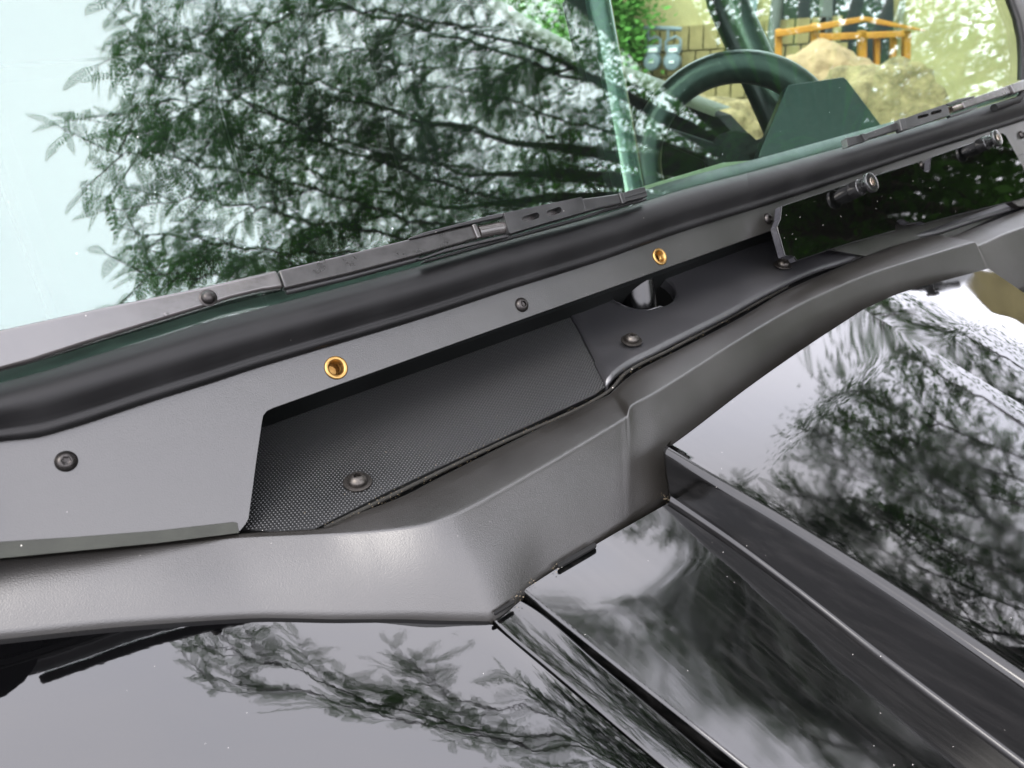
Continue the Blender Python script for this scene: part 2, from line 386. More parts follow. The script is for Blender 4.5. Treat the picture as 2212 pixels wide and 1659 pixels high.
# moulded pimples: low domes in a staggered grid
ux = Vector((1, 0, 0)); uy = NH.cross(ux).normalized()*1.0
o_ = hd(600, 1150, 0); pit = .0030
from mathutils.geometry import intersect_point_tri_2d
pg = [((hd(u, v, 0)-o_).dot(ux), (hd(u, v, 0)-o_).dot(uy)) for u, v in [(618, 1146), (678, 1142), (845, 1057), (1048, 961), (1285, 851), (1306, 835), (1303, 826), (1214, 648), (1170, 620), (700, 780), (480, 900), (480, 1128), (524, 1142)]]
def inside(x, y):
    c = False; n = len(pg)
    for i in range(n):
        (x1, y1), (x2, y2) = pg[i], pg[(i+1) % n]
        if (y1 > y) != (y2 > y) and x < (x2-x1)*(y-y1)/(y2-y1)+x1: c = not c
    return c
xs_ = [p[0] for p in pg]; ys_ = [p[1] for p in pg]; PV = []; PF = []; rowi = 0; yy = min(ys_)-.15; ca = math.cos(math.radians(-27)); sa_ = math.sin(math.radians(-27))
while yy < max(ys_)+.35:
    xx = min(xs_)-.30+(pit/2 if rowi % 2 else 0)
    while xx < max(xs_)+.15:
        X_, Y_ = xx*ca-yy*sa_, xx*sa_+yy*ca
        if inside(X_, Y_):
            c = o_+ux*X_+uy*Y_; k = len(PV)
            for rr, hh_ in ((.0010, 0), (.0008, .0004), (.0004, .0006)):
                for a_ in range(7):
                    t_ = a_*2*math.pi/7; PV.append(c+(ux*math.cos(t_)+uy*math.sin(t_))*rr+NH*hh_)
            for r_ in range(2):
                for a_ in range(7): PF.append((k+r_*7+a_, k+r_*7+(a_+1) % 7, k+r_*7+7+(a_+1) % 7, k+r_*7+7+a_))
            PF.append(tuple(range(k+14, k+21)))
        xx += pit
    yy += pit*.87; rowi += 1
mesh('pimples', PV, PF, 'textured_deck', deck, smooth=True, kind='stuff')
# smooth cover right of the fold, with the round hole for the post
g0 = [(1311, 829, .004), (1330, 806, .004), (1431, 749, .006), (1564, 682, .008), (1664, 626, .009), (1764, 581, .009), (1834, 559, .009), (1908, 526, .009), (2021, 500, .009), (2110, 472, .006), (2260, 425, .0)]
nseg = 96
ed = curve(g0, nseg, hd)
back = curve([(1222, 655, .004), (1240, 610, .01), (1330, 575, .016), (1480, 520, .024), (1640, 465, .03), (1760, 440, .03), (1830, 420, .03), (1920, 400, .025), (2030, 380, .02), (2130, 350, .015), (2280, 300, .01)], nseg, hd)
far = curve([(1190, 520, .004), (1210, 490, .012), (1290, 470, .02), (1440, 430, .03), (1600, 380, .036), (1720, 350, .036), (1800, 330, .036), (1900, 310, .03), (2010, 290, .025), (2110, 260, .02), (2260, 220, .01)], nseg, hd)
hc = z3(850, 872)
hole_c = hd(hc[0], hc[1], .010); HR = .047
rows = [[p-NH*.0055 for p in ed], [p-NH*.003+Vector((0, -.0006, 0)) for p in ed], lerp(ed, back, .008)]
for t in np.linspace(.03, 1, 44):
    r = []
    for p, q in zip(ed, back):
        c = p.lerp(q, t); dz = -.010*math.sin(math.pi*t)**1.2; r.append(c+NH*dz)
    rows.append(r)
for t in np.linspace(.04, 1, 20): rows.append(lerp(back, far, t))
cover = None
nrow = len(rows); V = [p.copy() for r in rows for p in r]
# left edge folds down onto the textured deck
for i in range(nrow):
    V[i*nseg+1] = V[i*nseg].lerp(V[i*nseg+1], .22)+NH*.0016; V[i*nseg+2] = V[i*nseg+2]+NH*.001; V[i*nseg] = V[i*nseg]-NH*.007
def inhole(p):
    q = p-hole_c; q = q-NH*q.dot(NH); return q.length
keep = []
for i in range(nrow-1):
    for j in range(nseg-1):
        f = (i*nseg+j, i*nseg+j+1, (i+1)*nseg+j+1, (i+1)*nseg+j)
        if all(inhole(V[k]) < HR for k in f): continue
        keep.append(f[::-1])
for k in range(len(V)):          # snap the ring of points just inside the rim onto it
    q = V[k]-hole_c; hh = q.dot(NH); q = q-NH*hh
    if q.length < HR and q.length > 0: V[k] = hole_c+NH*hh+q.normalized()*HR
cover = mesh('deck_cover', V, keep, 'deck_plastic', car)
s_ = cover.modifiers.new('solid', 'SOLIDIFY'); s_.thickness = .003; s_.offset = 0
ringp = []
mw = frame(hole_c-NH*.001, NH)
def nearest_h(p):
    b = min(V[::3], key=lambda v: (v-p-NH*(v-p).dot(NH)).length); return (b-p).dot(NH)
rim = []
for i in range(56):
    t = 2*math.pi*i/56; p = mw @ Vector((HR*math.cos(t), HR*math.sin(t), 0)); rim.append(p+NH*nearest_h(p))
loft('hole_rim', [[p+NH*.0005 for p in rim+rim[:1]], [p+NH*.0016 +(hole_c-p).normalized()*.0006 for p in rim+rim[:1]], [p-NH*.001+(hole_c-p).normalized()*.0012 for p in rim+rim[:1]], [p-NH*.012+(hole_c-p).normalized()*.0012 for p in rim+rim[:1]]], 'deck_plastic', cover)
# post passing through the hole and on up behind the glass
pA = hd(1386, 700, -.04)
base_post = hd(1388, 628, .0)
topc = zA(885, 0); p_top = pl(topc[0]+2, 0, -.075); midp = pl(1360, 430, -.06)
dirp = (p_top-midp).normalized()
b0 = hole_c+NH*0+Vector((.004, .006, 0))
path = [b0-(midp-b0).normalized()*.12, b0, midp, p_top, p_top+dirp*.35]
tube('cage_post', path[2:], [.021]*3, 'post_paint', car, 28)
tube('post_foot', path[:3], [.0212]*3, 'tube_paint', car, 28)
stripA = [pl(a, b, -.045) for a, b in [(1226, -5), (1262, -5), (1349, 425), (1327, 425)]]
slab('post_strip', [[stripA[0]+dirp*.3, stripA[1]+dirp*.3]+stripA[1:][1:3]+[]] if False else [stripA], NP, .012, 'interior_plastic', car)

# ---- flange screws with washers
fw = lathe_mesh('washer', [(.0118, 0), (.0120, .0006), (.0118, .0014), (.0106, .0016), (.006, .0016)], 'screw_grey', 40)
fs = lathe_mesh('flange_screw', [(.0082, .0014), (.0084, .0022), (.0084, .0042), (.0079, .0052), (.0066, .0068), (.0050, .0079), (.0038, .0083), (.0033, .0083, 1), (.0031, .0078, 1), (.0029, .0045, 1), (.001, .004)], 'screw_grey', 60, torx)
for (u, v, h, par, s_) in [(773, 1043, .0005, deck, .3), (1364, 737, .008, cover, .8), (1690, 574, .0135, cover, .2), (1945, 494, .014, cover, .6)]:
    sc = put('flange_screw', fs, par, frame(hd(u, v, h), NH, s_))
    put('washer', fw, par, frame(hd(u, v, h), NH, s_))

# ---- channel between deck and trim
C1 = [(-300, 1224, .026), (0, 1203, .020), (333, 1172, .010), (513, 1153, .003), (690, 1141, .001), (760, 1113, .001), (872, 1070, .002), (940, 1035, .003), (1085, 963, .004), (1292, 863, .005), (1316, 851, .006),
      (1330, 838, .009), (1368, 806, .0105), (1464, 756, .012), (1597, 687, .012), (1697, 628, .012), (1834, 568, .012), (1930, 531, .012), (2021, 508, .011), (2050, 511, .006), (2120, 486, .006), (2240, 440, .004)]
C2 = [(-300, 1234, .027), (0, 1212, .021), (333, 1181, .011), (513, 1163, .004), (690, 1155, .002), (790, 1150, .004), (905, 1137, .009), (975, 1116, .012), (1158, 1019, .014), (1336, 914, .014), (1352, 903, .0145),
      (1362, 880, .0186), (1410, 853, .0188), (1475, 813, .019), (1575, 748, .020), (1741, 652, .021), (1875, 594, .021), (1995, 556, .021), (2105, 523, .020), (2113, 531, .014), (2170, 506, .013), (2280, 468, .012)]
C3 = [(-300, 1402, .002), (0, 1374, -.007), (283, 1346, -.014), (577, 1330, -.022), (737, 1333, -.026), (860, 1333, -.029), (960, 1336, -.031), (1056, 1338, -.033), (1180, 1246, -.035), (1345, 1143, -.036), (1361, 1133, -.036),
      (1371, 1126, -.036), (1420, 1095, -.036), (1530, 1010, -.040), (1640, 925, -.045), (1780, 815, -.050), (1905, 735, -.050), (2040, 680, -.050), (2140, 655, -.050), (2165, 645, -.052), (2215, 625, -.055), (2340, 590, -.06)]
off = lambda P_: [(u, v, h-.009*min(1, max(0, (u-200)/600))) for u, v, h in P_]
C3 = off(C3)
ids = list(range(len(C1))); NT = 260
c1 = curve(C1, NT, hd, ids); c2 = curve(C2, NT, hd, ids); c3 = curve(C3, NT, hd, ids)
rows = [[p-NH*.03 for p in c1], [p-NH*.004+Vector((0, .0003, 0)) for p in c1], [p-NH*.0008 for p in c1]]
rows += [lerp(c1, c2, t) for t in (.06, .3, .6, .9, .95)]
# rounded crease, then the long face with a slight crown
m1 = lerp(c1, c2, .97); m2 = lerp(c2, c3, .014)
rows += [[(a*.5+b*.5).lerp(c, .35) for a, b, c in zip(m1, m2, c2)]]
for t in (.018, .05, .2, .35, .5, .65, .8, .92, 1.0):
    rows.append([p+NH*(.0035*math.sin(math.pi*t)) for p in lerp(c2, c3, t)])
rows.append([p-NH*.02+Vector((0, .004, 0)) for p in c3])
jn = min(range(NT), key=lambda j: (c2[j]-hd(1357, 892, .0165)).length)
for q_, r_ in enumerate(rows):
    if q_ >= 11:
        for _ in range(40):
            r_[jn-14:jn+15] = [(r_[j-1]+r_[j]*2+r_[j+1])/4 for j in range(jn-14, jn+15)]
trim = loft('cowl_trim', rows, 'trim_plastic', car, flip=True)
# dark channel and its foam seal
k0 = curve([(640, 1150, -.012), (845, 1054, -.012), (1048, 958, -.012), (1292, 843, -.012), (1400, 758, -.010), (1564, 676, -.008), (1700, 600, -.008), (1908, 520, -.006), (2040, 492, -.006), (2260, 415, -.008)], 90, hd)
k1 = curve([(700, 1165, -.016), (880, 1082, -.016), (1090, 982, -.014), (1335, 868, -.014), (1440, 785, -.012), (1610, 700, -.010), (1730, 625, -.010), (1925, 545, -.008), (2060, 520, -.010), (2280, 450, -.010)], 90, hd)
loft('channel', [k0, lerp(k0, k1, .5), k1], 'black_void', car)
fo = curve([(700, 1142, .0), (858, 1065, .0), (1066, 965, .0), (1290, 862, .0), (1320, 842, .002), (1350, 808, .003), (1450, 755, .003), (1580, 685, .003), (1700, 620, .003)], 80, lambda u, v, h: hd(u, v, h-.0035))
tube('foam_seal', fo, .0019, 'foam_strip', car, 10)

# grit and leaf crumbs caught in the channel and on the deck
GV = []; GF = []
def crumb(p, r):
    a = Vector(rng.normal(0, 1, 3)).normalized(); b = a.orthogonal().normalized(); c = a.cross(b); k = len(GV)
    GV.extend((p+a*r*1.5, p-a*r*1.3, p+b*r, p-b*r, p+c*r*.7, p-c*r*.7))
    for f in ((0, 2, 4), (0, 4, 3), (0, 3, 5), (0, 5, 2), (1, 4, 2), (1, 3, 4), (1, 5, 3), (1, 2, 5)): GF.append(tuple(k+i for i in f))
for _ in range(420):
    q = random.choice(fo)+Vector(rng.normal(0, .0035, 3)); crumb(q+NH*(.0005-(q-random.choice(fo)).dot(NH)*0), random.uniform(.0002, .0005))
for _ in range(60):
    crumb(hd(random.uniform(620, 1200), random.uniform(900, 1140), .0009), random.uniform(.0002, .0005))
for u_, v_ in ((1125, 1286), (1110, 1300), (1150, 1262), (1440, 1082), (1432, 1070), (1200, 1228)):
    for _ in range(8): crumb(hd(u_+random.gauss(0, 7), v_+random.gauss(0, 5), -.038), random.uniform(.0002, .0006))
simple('grit_tan', (.11, .09, .06), .9, 0, .2, var=.5, scale=400)
mesh('grit', GV, GF, 'grit_tan', None, smooth=False, kind='stuff', label='tan grit and leaf crumbs caught along the cowl channel and deck', category='grit')

# ---- hood panels
def grid2(a, b, ts, crown=0): return [[p+NH*(crown*4*t*(1-t)) for p in lerp(a, b, t)] for t in ts]
HT = .012; HL = -.041
eL = [(1434, 979, HT), (1560, 1053, HT), (1661, 1110, HT), (1905, 1262, HT), (2212, 1472, HT), (2560, 1715, HT)]     # upper step edge
eR = [(1865, 671, HT), (1990, 744, HT), (2080, 797, HT), (2212, 877, HT), (2330, 948, HT), (2700, 1170, HT)]           # right crease
bk = [(1436, 973), (1475, 945), (1618, 836), (1751, 743), (1865, 669)]
nh = 70
L_ = curve(eL, nh, hd); R_ = curve(eR, nh, hd); B_ = curve([p+(HT,) for p in bk], 50, hd)
bl = [B_[0], B_[-1]]
rows = []
for i in range(nh):
    t = i/(nh-1); r = []
    for j in range(50):
        s = j/49; base = L_[i].lerp(R_[i], s)
        edge = B_[j]-L_[0].lerp(R_[0], s)
        r.append(base+edge*(1-t)**6+NH*(.0035*math.sin(math.pi*s)**.8*min(1, t*8)))
    rows.append(r)
col0 = [r[0].copy() for r in rows]; col1 = [r[1].copy() for r in rows]; FRD = .0065
for r in rows: r[0] = r[0]+(r[1]-r[0]).normalized()*FRD
ins0 = [r[0].copy() for r in rows]
hood = loft('hood_panel', rows, 'hood_gloss', car, flip=False)
# back edge turned down
loft('hood_back_edge', [[p+NH*.0002 for p in rows[0]], [p-NH*.0012+Vector((0, .0012, 0)) for p in rows[0]], [p-NH*.02+Vector((0, .0015, 0)) for p in rows[0]]], 'hood_gloss', hood)
# step side with rounded edges
lo = curve([(1447, 1083, HL+.013), (1580, 1172, HL+.010), (1708, 1266, HL+.006), (1905, 1420, HL+.001), (2212, 1653, HL), (2520, 1890, HL)], nh, hd)
out_ = [(b-a) for a, b in zip(L_, lo)]
fB = [p+o.normalized()*FRD for p, o in zip(col0, out_)]
rows2 = []
for t in np.linspace(0, 1, 8):
    rows2.append([a*(1-t)**2+c*(2*t*(1-t))+b*t*t for a, b, c in zip(ins0, fB, col0)])
for t in (.2, .35, .5, .7, .84, .92, .97): rows2.append([p+o*t-NH*.002*math.sin(math.pi*t) for p, o in zip(col0, out_)])
rows2.append([p+Vector((-.0015, -.0008, 0))+NH*.0003 for p in lo]); rows2.append([p+Vector((-.005, -.002, 0)) for p in lo])
loft('hood_step', rows2, 'side_gloss', hood, flip=False)
loft('hood_step_end', [[rows2[q][0] for q in (0, 3, 5, 7, 10, 14)], [rows2[q][0]+Vector((.004, .006, -.002)) for q in (0, 3, 5, 7, 10, 14)], [rows2[q][0]+Vector((.03, .02, -.01)) for q in (0, 3, 5, 7, 10, 14)]], 'side_gloss', hood)
# right slope of the hood
oR = curve([(2135, 581, -.004), (2190, 618, -.004), (2260, 668, -.003), (2340, 722, -.002), (2450, 800, -.002), (2850, 1040, -.002)], nh, hd)
bR = curve([(1865, 669, HT), (1941, 635, HT-.001), (2028, 610, HT-.006), (2135, 581, -.004)], 30, hd)
rows3 = []
for i in range(nh):
    t = i/(nh-1); r = []
    for j in range(30):
        s = j/29; base = R_[i].lerp(oR[i], s); e = bR[j]-R_[0].lerp(oR[0], s)
        r.append(base+e*(1-t)**6+NH*(.006*math.sin(math.pi*s)*min(1, t*6)))
    rows3.append(r)
loft('hood_shoulder', rows3, 'hood_gloss', hood)
dn = [[p, p-NH*.004+Vector((.003, 0, 0)), p-NH*.08+Vector((.02, 0, 0))] for p in oR]
loft('shoulder_side', [list(x) for x in zip(*dn)], 'trim_plastic', hood)
# lower centre panel
gE = [(1133, 1275, HL), (1300, 1408, HL), (1460, 1534, HL), (1619, 1661, HL), (1900, 1885, HL)]
lo2 = [p+Vector((-.003, -.0012, 0)) for p in lo]
ge = curve(gE, nh, hd)
bk3 = curve([(1446, 1086, HL+.013), (1262, 1192, HL), (1133, 1274, HL)], 40, hd)
rows4 = []
for i in range(nh):
    t = i/(nh-1); r = []
    for j in range(40):
        s = j/39; base = lo2[i].lerp(ge[i], s); e = bk3[j]-lo2[0].lerp(ge[0], s)
        r.append(base+e*(1-t)**8+NH*.0025*math.sin(math.pi*s)*min(1, t*8))
    rows4.append(r)
low = loft('lower_hood_panel', rows4, 'hood_brushed', car)
ec = [r[-1] for r in rows4]; ep = [r[-2] for r in rows4]
loft('panel_edge', [lerp(ec, ep, .25), ec, [p-NH*.0010+Vector((-.0012, -.0006, 0)) for p in ec], [p-NH*.003+Vector((-.0018, -.0009, 0)) for p in ec], [p-NH*.05+Vector((-.001, 0, 0)) for p in ec]], 'hood_gloss', low)
loft('panel_back_edge', [rows4[0], [p-NH*.001+Vector((0, .001, 0)) for p in rows4[0]], [p-NH*.012+Vector((0, .001, 0)) for p in rows4[0]]], 'hood_gloss', low)
# narrow strip and fender
sA = curve(off([(1126, 1298, -.0355), (1151, 1312, -.0355), (1290, 1430, -.0355), (1430, 1548, -.0355), (1562, 1661, -.0355), (1830, 1890, -.0355)]), nh, hd)
sB = curve(off([(1062, 1333, -.0355), (1084, 1356, -.0355), (1190, 1446, -.0355), (1310, 1548, -.0355), (1434, 1654, -.0355), (1690, 1872, -.0355)]), nh, hd)
rw = grid2(sA, sB, (0, .05, .3, .6, .95, 1), .0006)
rw = [[p-NH*.03 for p in sA], [p-NH*.0015+Vector((.0006, 0, 0)) for p in sA]]+rw+[[p-NH*.0015-Vector((.0006, 0, 0)) for p in sB], [p-NH*.02 for p in sB]]
loft('hood_strip', rw, 'hood_gloss', car)
loft('strip_back_edge', [[sA[0], sB[0]], [sA[0]-NH*.02, sB[0]-NH*.02]], 'hood_gloss', car)
ft = curve(off([(-300, 1406, -.002), (0, 1376, -.011), (283, 1348, -.018), (577, 1331, -.0255), (737, 1333, -.0295), (933, 1335, -.034), (1030, 1338, -.0355), (1053, 1341, -.0360)]), 90, hd)
fb = curve(off([(-500, 2100, -.030), (100, 2100, -.035), (560, 2050, -.038), (900, 2000, -.039), (1200, 1950, -.038), (1450, 1900, -.037), (1600, 1880, -.0359), (1683, 1874, -.036)]), 90, hd)
rowsf = []
for t in np.linspace(0, 1, 40):
    rowsf.append([p+NH*(.007*math.sin(math.pi*min(1, t))*(1-j/89)**.7*.8) for j, p in enumerate(lerp(ft, fb, t))])
rowsf = [[p-NH*.02 for p in rowsf[0]], [p-NH*.001+Vector((0, .001, 0)) for p in rowsf[0]]]+rowsf
fender = loft('fender_panel', rowsf, 'fender_gloss', car, flip=True)
fe = [r[-1] for r in rowsf[2:]]
loft('fender_edge', [fe, [p-NH*.0012+Vector((.0004, 0, 0)) for p in fe], [p-NH*.02 for p in fe]], 'fender_gloss', fender)
# black sheet below the panels, so the gaps between them read as shade
u_ = [hd(a, b, -.085) for a, b in [(-500, 1250), (1000, 1250), (1700, 900), (2400, 560), (2700, 1300), (2100, 2100), (-500, 2100)]]
slab('gap_shade', [u_], NH, .01, 'black_void', car)
# slots at the foot of the trim: flat black slabs stand for their shade
for a, b, r in [(z4b(830, 347), z4b(1055, 218), 2.2), (z4b(412, 655), z4b(530, 583), 1.6)]:
    st = stadium((a[0], a[1]-1), (b[0], b[1]-1), r*2.0)
    slab('slot_shade', [[hd(x, y, -.0365) for x, y in st]], NH, .002, 'black_void', trim)

# ---- left wiper
def strip(name, top_, bot, n, th, mat, parent, bev=.0008, holes=(), rr=0, **kw):
    o = list(top_)+list(bot)
    if rr: o = roundpoly(o, rr)
    return slab(name, [[pl(a, b, n) for a, b in o]]+[[pl(a, b, n) for a, b in h] for h in holes], NP, th, mat, parent, bevel=bev, seg=3, **kw)
wi = strip('wiper', [z1(-330, 735), z1(0, 655), z1(300, 590), z1(650, 512), z1(1000, 441), z1(1300, 380), z1(1600, 312), z1(1792, 268)],
           [z1(1842, 378), z1(1700, 400), z1(1500, 448), z1(1340, 500), z1(1000, 603), z1(600, 728), z1(200, 858), z1(0, 912), z1(-330, 1000)], .034, .010, 'wiper_metal', car, .0022)
rv = lathe_mesh('rivet', [(.0066, 0), (.0066, .0006), (.0052, .0012), (.0049, .0026), (.0040, .0042), (.0024, .0053), (.001, .0056)], 'screw_black', 36)
u, v = z1(1348, 452); put('rivet', rv, wi, frame(pl(u, v, .034), NP))
rv2 = lathe_mesh('dimple', [(.0018, 0), (.0015, .0006), (.0006, .001)], 'wiper_metal', 16)
u, v = z1(1075, 556); put('dimple', rv2, wi, frame(pl(u, v, .034), NP))
strip('wiper_channel', [z2(160, 766), z2(600, 660), z2(1010, 562), z2(1432, 466)], [z2(1470, 552), z2(1060, 668), z2(600, 790), z2(200, 882)], .0335, .009, 'wiper_channel_paint', wi, .0016)
strip('channel_end', [z2(1415, 468), z2(1440, 463), z2(1475, 548), z2(1450, 556)], [], .036, .010, 'wiper_metal', wi, .0008)
tube('wiper_rod', [pl(*z2(205, 905), .026), pl(*z2(600, 812), .026), pl(*z2(1060, 690), .026)], .0028, 'wiper_plastic', wi, 12)
strip('upper_prong', [z2(1012, 552), z2(1100, 520), z2(1560, 402), z2(1622, 392)], [z2(1628, 414), z2(1500, 442), z2(1300, 488), z2(1080, 548), z2(1018, 562)], .036, .007, 'wiper_plastic', wi, .0006)
strip('lower_prong', [z2(1058, 694), z2(1120, 672), z2(1250, 622), z2(1640, 530), z2(1660, 520)], [z2(1655, 548), z2(1500, 582), z2(1230, 648), z2(1090, 696)], .032, .006, 'wiper_plastic', wi, .0006)
tube('wiper_pin', [pl(*z2(1450, 522), .030), pl(*z2(1560, 500), .030), pl(*z2(1655, 486), .030)], .0060, 'wiper_metal', wi, 20)
strip('wiper_bracket', [z2(1618, 394), z2(1850, 345), z2(2050, 305), z2(2118, 290), z2(2128, 296)], [z2(2148, 380), z2(2138, 388), z2(1900, 455), z2(1664, 526), z2(1655, 520)], .038, .010, 'wiper_plastic', wi, .0010,
      holes=[stadium(z2(1757, 434), z2(1832, 411), 6.6), stadium(z2(1916, 396), z2(1976, 375), 6.6)])
strip('bracket_core', [z2(1660, 440), z2(2100, 320)], [z2(2120, 380), z2(1680, 500)], .029, .004, 'wiper_metal', wi, .0004)
strip('blade_spine', [z3(478, 300), z3(600, 284), z3(735, 264), z3(752, 280)], [z3(756, 318), z3(740, 332), z3(600, 362), z3(500, 388)], .036, .008, 'wiper_plastic', wi, .0018)
strip('blade_tip', [z3(745, 262), z3(850, 230), z3(888, 224)], [z3(902, 268), z3(905, 286), z3(760, 322)], .033, .010, 'wiper_plastic', wi, .0006)
strip('tip_rib', [z3(750, 292), z3(893, 250)], [z3(896, 256), z3(752, 300)], .0342, .002, 'wiper_plastic', wi, .0002)
strip('spine_clip', [z3(722, 262), z3(748, 258)], [z3(768, 326), z3(745, 334)], .0385, .008, 'wiper_plastic', wi, .0010)
strip('wiper_rubber', [z2(1100, 700), z2(1600, 560), z2(2140, 410), z3(640, 362), z3(900, 296)], [z3(902, 306), z3(640, 378), z2(2140, 428), z2(1600, 576), z2(1100, 712)], .020, .008, 'wiper_plastic', wi, .0004)

# ---- right wiper
wr = strip('wiper', [zB(1290, 914), zB(1450, 855), zB(1618, 800)], [zB(1642, 884), zB(1480, 940), zB(1310, 996)], .036, .010, 'wiper_plastic', car, .0010,
           holes=[stadium(zB(1405, 903), zB(1468, 887), 3.4), stadium(zB(1505, 873), zB(1568, 856), 3.4)])
strip('blade_spine', [zB(985, 1030), zB(1120, 980), zB(1235, 938), zB(1262, 925)], [zB(1275, 990), zB(1150, 1030), zB(1000, 1078)], .035, .008, 'wiper_plastic', wr, .0014)
strip('spine_clip', [zB(1255, 915), zB(1298, 905)], [zB(1312, 1000), zB(1275, 1008)], .040, .010, 'wiper_plastic', wr, .0014)
strip('blade_tip', [zB(845, 1062), zB(985, 1030)], [zB(1005, 1080), zB(860, 1130)], .033, .009, 'wiper_plastic', wr, .0006)
strip('tip_clip', [zB(965, 1030), zB(990, 1026)], [zB(1012, 1080), zB(990, 1086)], .036, .008, 'wiper_plastic', wr, .0006)
strip('bracket_core', [zB(1310, 925), zB(1620, 830)], [zB(1630, 870), zB(1320, 970)], .027, .003, 'steel', wr, .0003)
strip('upper_prong', [zB(1610, 802), zB(1700, 765), zB(1830, 738), zB(1835, 748)], [zB(1760, 770), zB(1640, 812)], .037, .006, 'wiper_plastic', wr, .0005)
strip('lower_prong', [zB(1640, 888), zB(1760, 850), zB(1850, 822)], [zB(1855, 832), zB(1780, 862), zB(1650, 902)], .034, .006, 'wiper_plastic', wr, .0005)
tube('wiper_pin', [pl(*zB(1640, 850), .03), pl(*zB(1750, 810), .03)], .006, 'steel', wr, 18)
strip('wiper_channel', [zB(1738, 784), zB(1900, 725), zB(2118, 648)], [zB(2142, 708), zB(1950, 768), zB(1760, 834)], .037, .010, 'wiper_metal', wr, .0014)
strip('wiper_arm', [zB(2112, 650), zB(2200, 618), zB(2420, 548)], [zB(2440, 640), zB(2230, 690), zB(2142, 718)], .040, .011, 'wiper_metal', wr, .0016)
arm = [(2155, 398/1), (2150, 395)]
tube('wiper_hose', [pl(*zB(1980, 830), .026), pl(*zB(2100, 790), .03), pl(*zB(2165, 770), .032), pl(*zB(2190, 735), .034), pl(*zB(2230, 690), .034)], .006, 'rubber', wr, 14)

# ---- glossy panel on stand-offs
ap = [z4(*p) for p in [(642, 1008), (1060, 868), (1518, 724), (1530, 730), (1545, 765), (1568, 783), (1592, 785), (1605, 770), (1610, 700), (1618, 690), (1870, 600), (2045, 537), (2075, 535), (2095, 550), (2230, 800), (2290, 930), (2180, 965),
      (1800, 1056), (1570, 1118), (1545, 1105), (1475, 1118), (1450, 1108), (1435, 1094), (1412, 1090), (1390, 1104), (1378, 1130), (1378, 1165), (1100, 1240), (740, 1360), (725, 1338), (700, 1328), (664, 1330), (612, 1140), (634, 1092)]]
acr = slab('glossy_panel', [[pl(a, b, .030) for a, b in ap]], NP, .0015, 'acrylic_gloss', car, bevel=.0004)
slab('panel_core', [[pl(a, b, .030)-NP*.0016 for a, b in ap]], NP, .0085, 'acrylic_edge', acr)
KS = lambda P_: [(a_[0], a_[1]*.78)+tuple(a_[2:]) for a_ in P_]
kb = lathe_mesh('knob', KS([(.0110, 0), (.0112, .001), (.0112, .017), (.0105, .018), (.0105, .020), (.0098, .0205), (.0098, .024), (.0082, .0245), (.0082, .031), (.0120, .0315), (.0132, .0328), (.0134, .0375), (.0128, .0388), (.0118, .0392), (.0064, .0390), (.0062, .0375), (.001, .0374)]), 'knob_black', 44)
kn = lathe_mesh('knob_screw', KS([(.0058, .0374), (.0058, .0396), (.0052, .0402), (.0034, .0402), (.0030, .0402, 1), (.0028, .0380, 1), (.001, .0378)]), 'steel', 40, hexf)
for c in (z4(1098, 912), z4(1918, 620)):
    mwk = frame(pl(c[0], c[1], .030), NP)
    k = put('knob', kb, acr, mwk); put('knob_screw', kn, acr, mwk)
put('button_screw', btn, plate, frame(pl(*z4(1552, 745), .0002), NP, .3))

# ---- right windscreen frame and body beyond
fr_ = [zB(2060, -60), zB(2085, 0), zB(2140, 150), zB(2172, 300), zB(2182, 450), zB(2180, 620)]
fr2 = [(a+26, b-4) for a, b in fr_]
rr_ = [[pl(a-6, b, -.004) for a, b in fr_], [pl(a-1, b, .008) for a, b in fr_], [pl(a+7, b, .016) for a, b in fr_], [pl(a+16, b, .014) for a, b in fr_], [pl(a+26, b-2, .004) for a, b in fr_], [pl(a+26, b-2, -.03) for a, b in fr_]]
loft('side_seal', rr_, 'rubber', car)
loft('side_frame', [[pl(a+22, b-2, .0) for a, b in fr_], [pl(a+60, b-6, .004) for a, b in fr_], [pl(a+300, b-60, -.02) for a, b in fr_]], 'trim_plastic', car)
tri = [pl(a, b, .02) for a, b in [z4(2125, 975), z4(2200, 850), z4(2330, 780), z4(2330, 1000), z4(2180, 1010)]]
slab('corner_fin', [tri], NP, .01, 'trim_plastic', car, bevel=.001)

# ---- cab: pillars, added shade roof, interior
tube('front_pillar', [onplate(-.50, -.02, -.02), onplate(-.50, .45, -.01), onplate(-.50, .88, -.02)], .048, 'tube_paint', car, 20)
tube('roof_header', [onplate(-.54, .90, -.02), onplate(1.36, .90, -.02)], .03, 'tube_paint', car, 16)
yt = onplate(0, .9, 0)
box('shade_roof', (.42, yt.y+.72, yt.z+.02), 1.86, 1.42, .04, 'interior_plastic', car, bevel=.01)  # unseen roof, added to keep the cab interior dark
box('rear_wall', (.40, 1.85, 1.15), 1.9, .04, 1.7, 'interior_plastic', car)
box('left_door', (-.52, .95, .95), .04, 1.8, .9, 'interior_plastic', car)
box('cab_floor', (.40, .9, .55), 1.8, 1.8, .04, 'interior_plastic', car)
for x in (-.05, .85):
    box('seat', (x, 1.25, 1.02), .46, .14, .74, 'interior_plastic', car, tilt=Matrix.Rotation(math.radians(-12), 4, 'X'), bevel=.04)
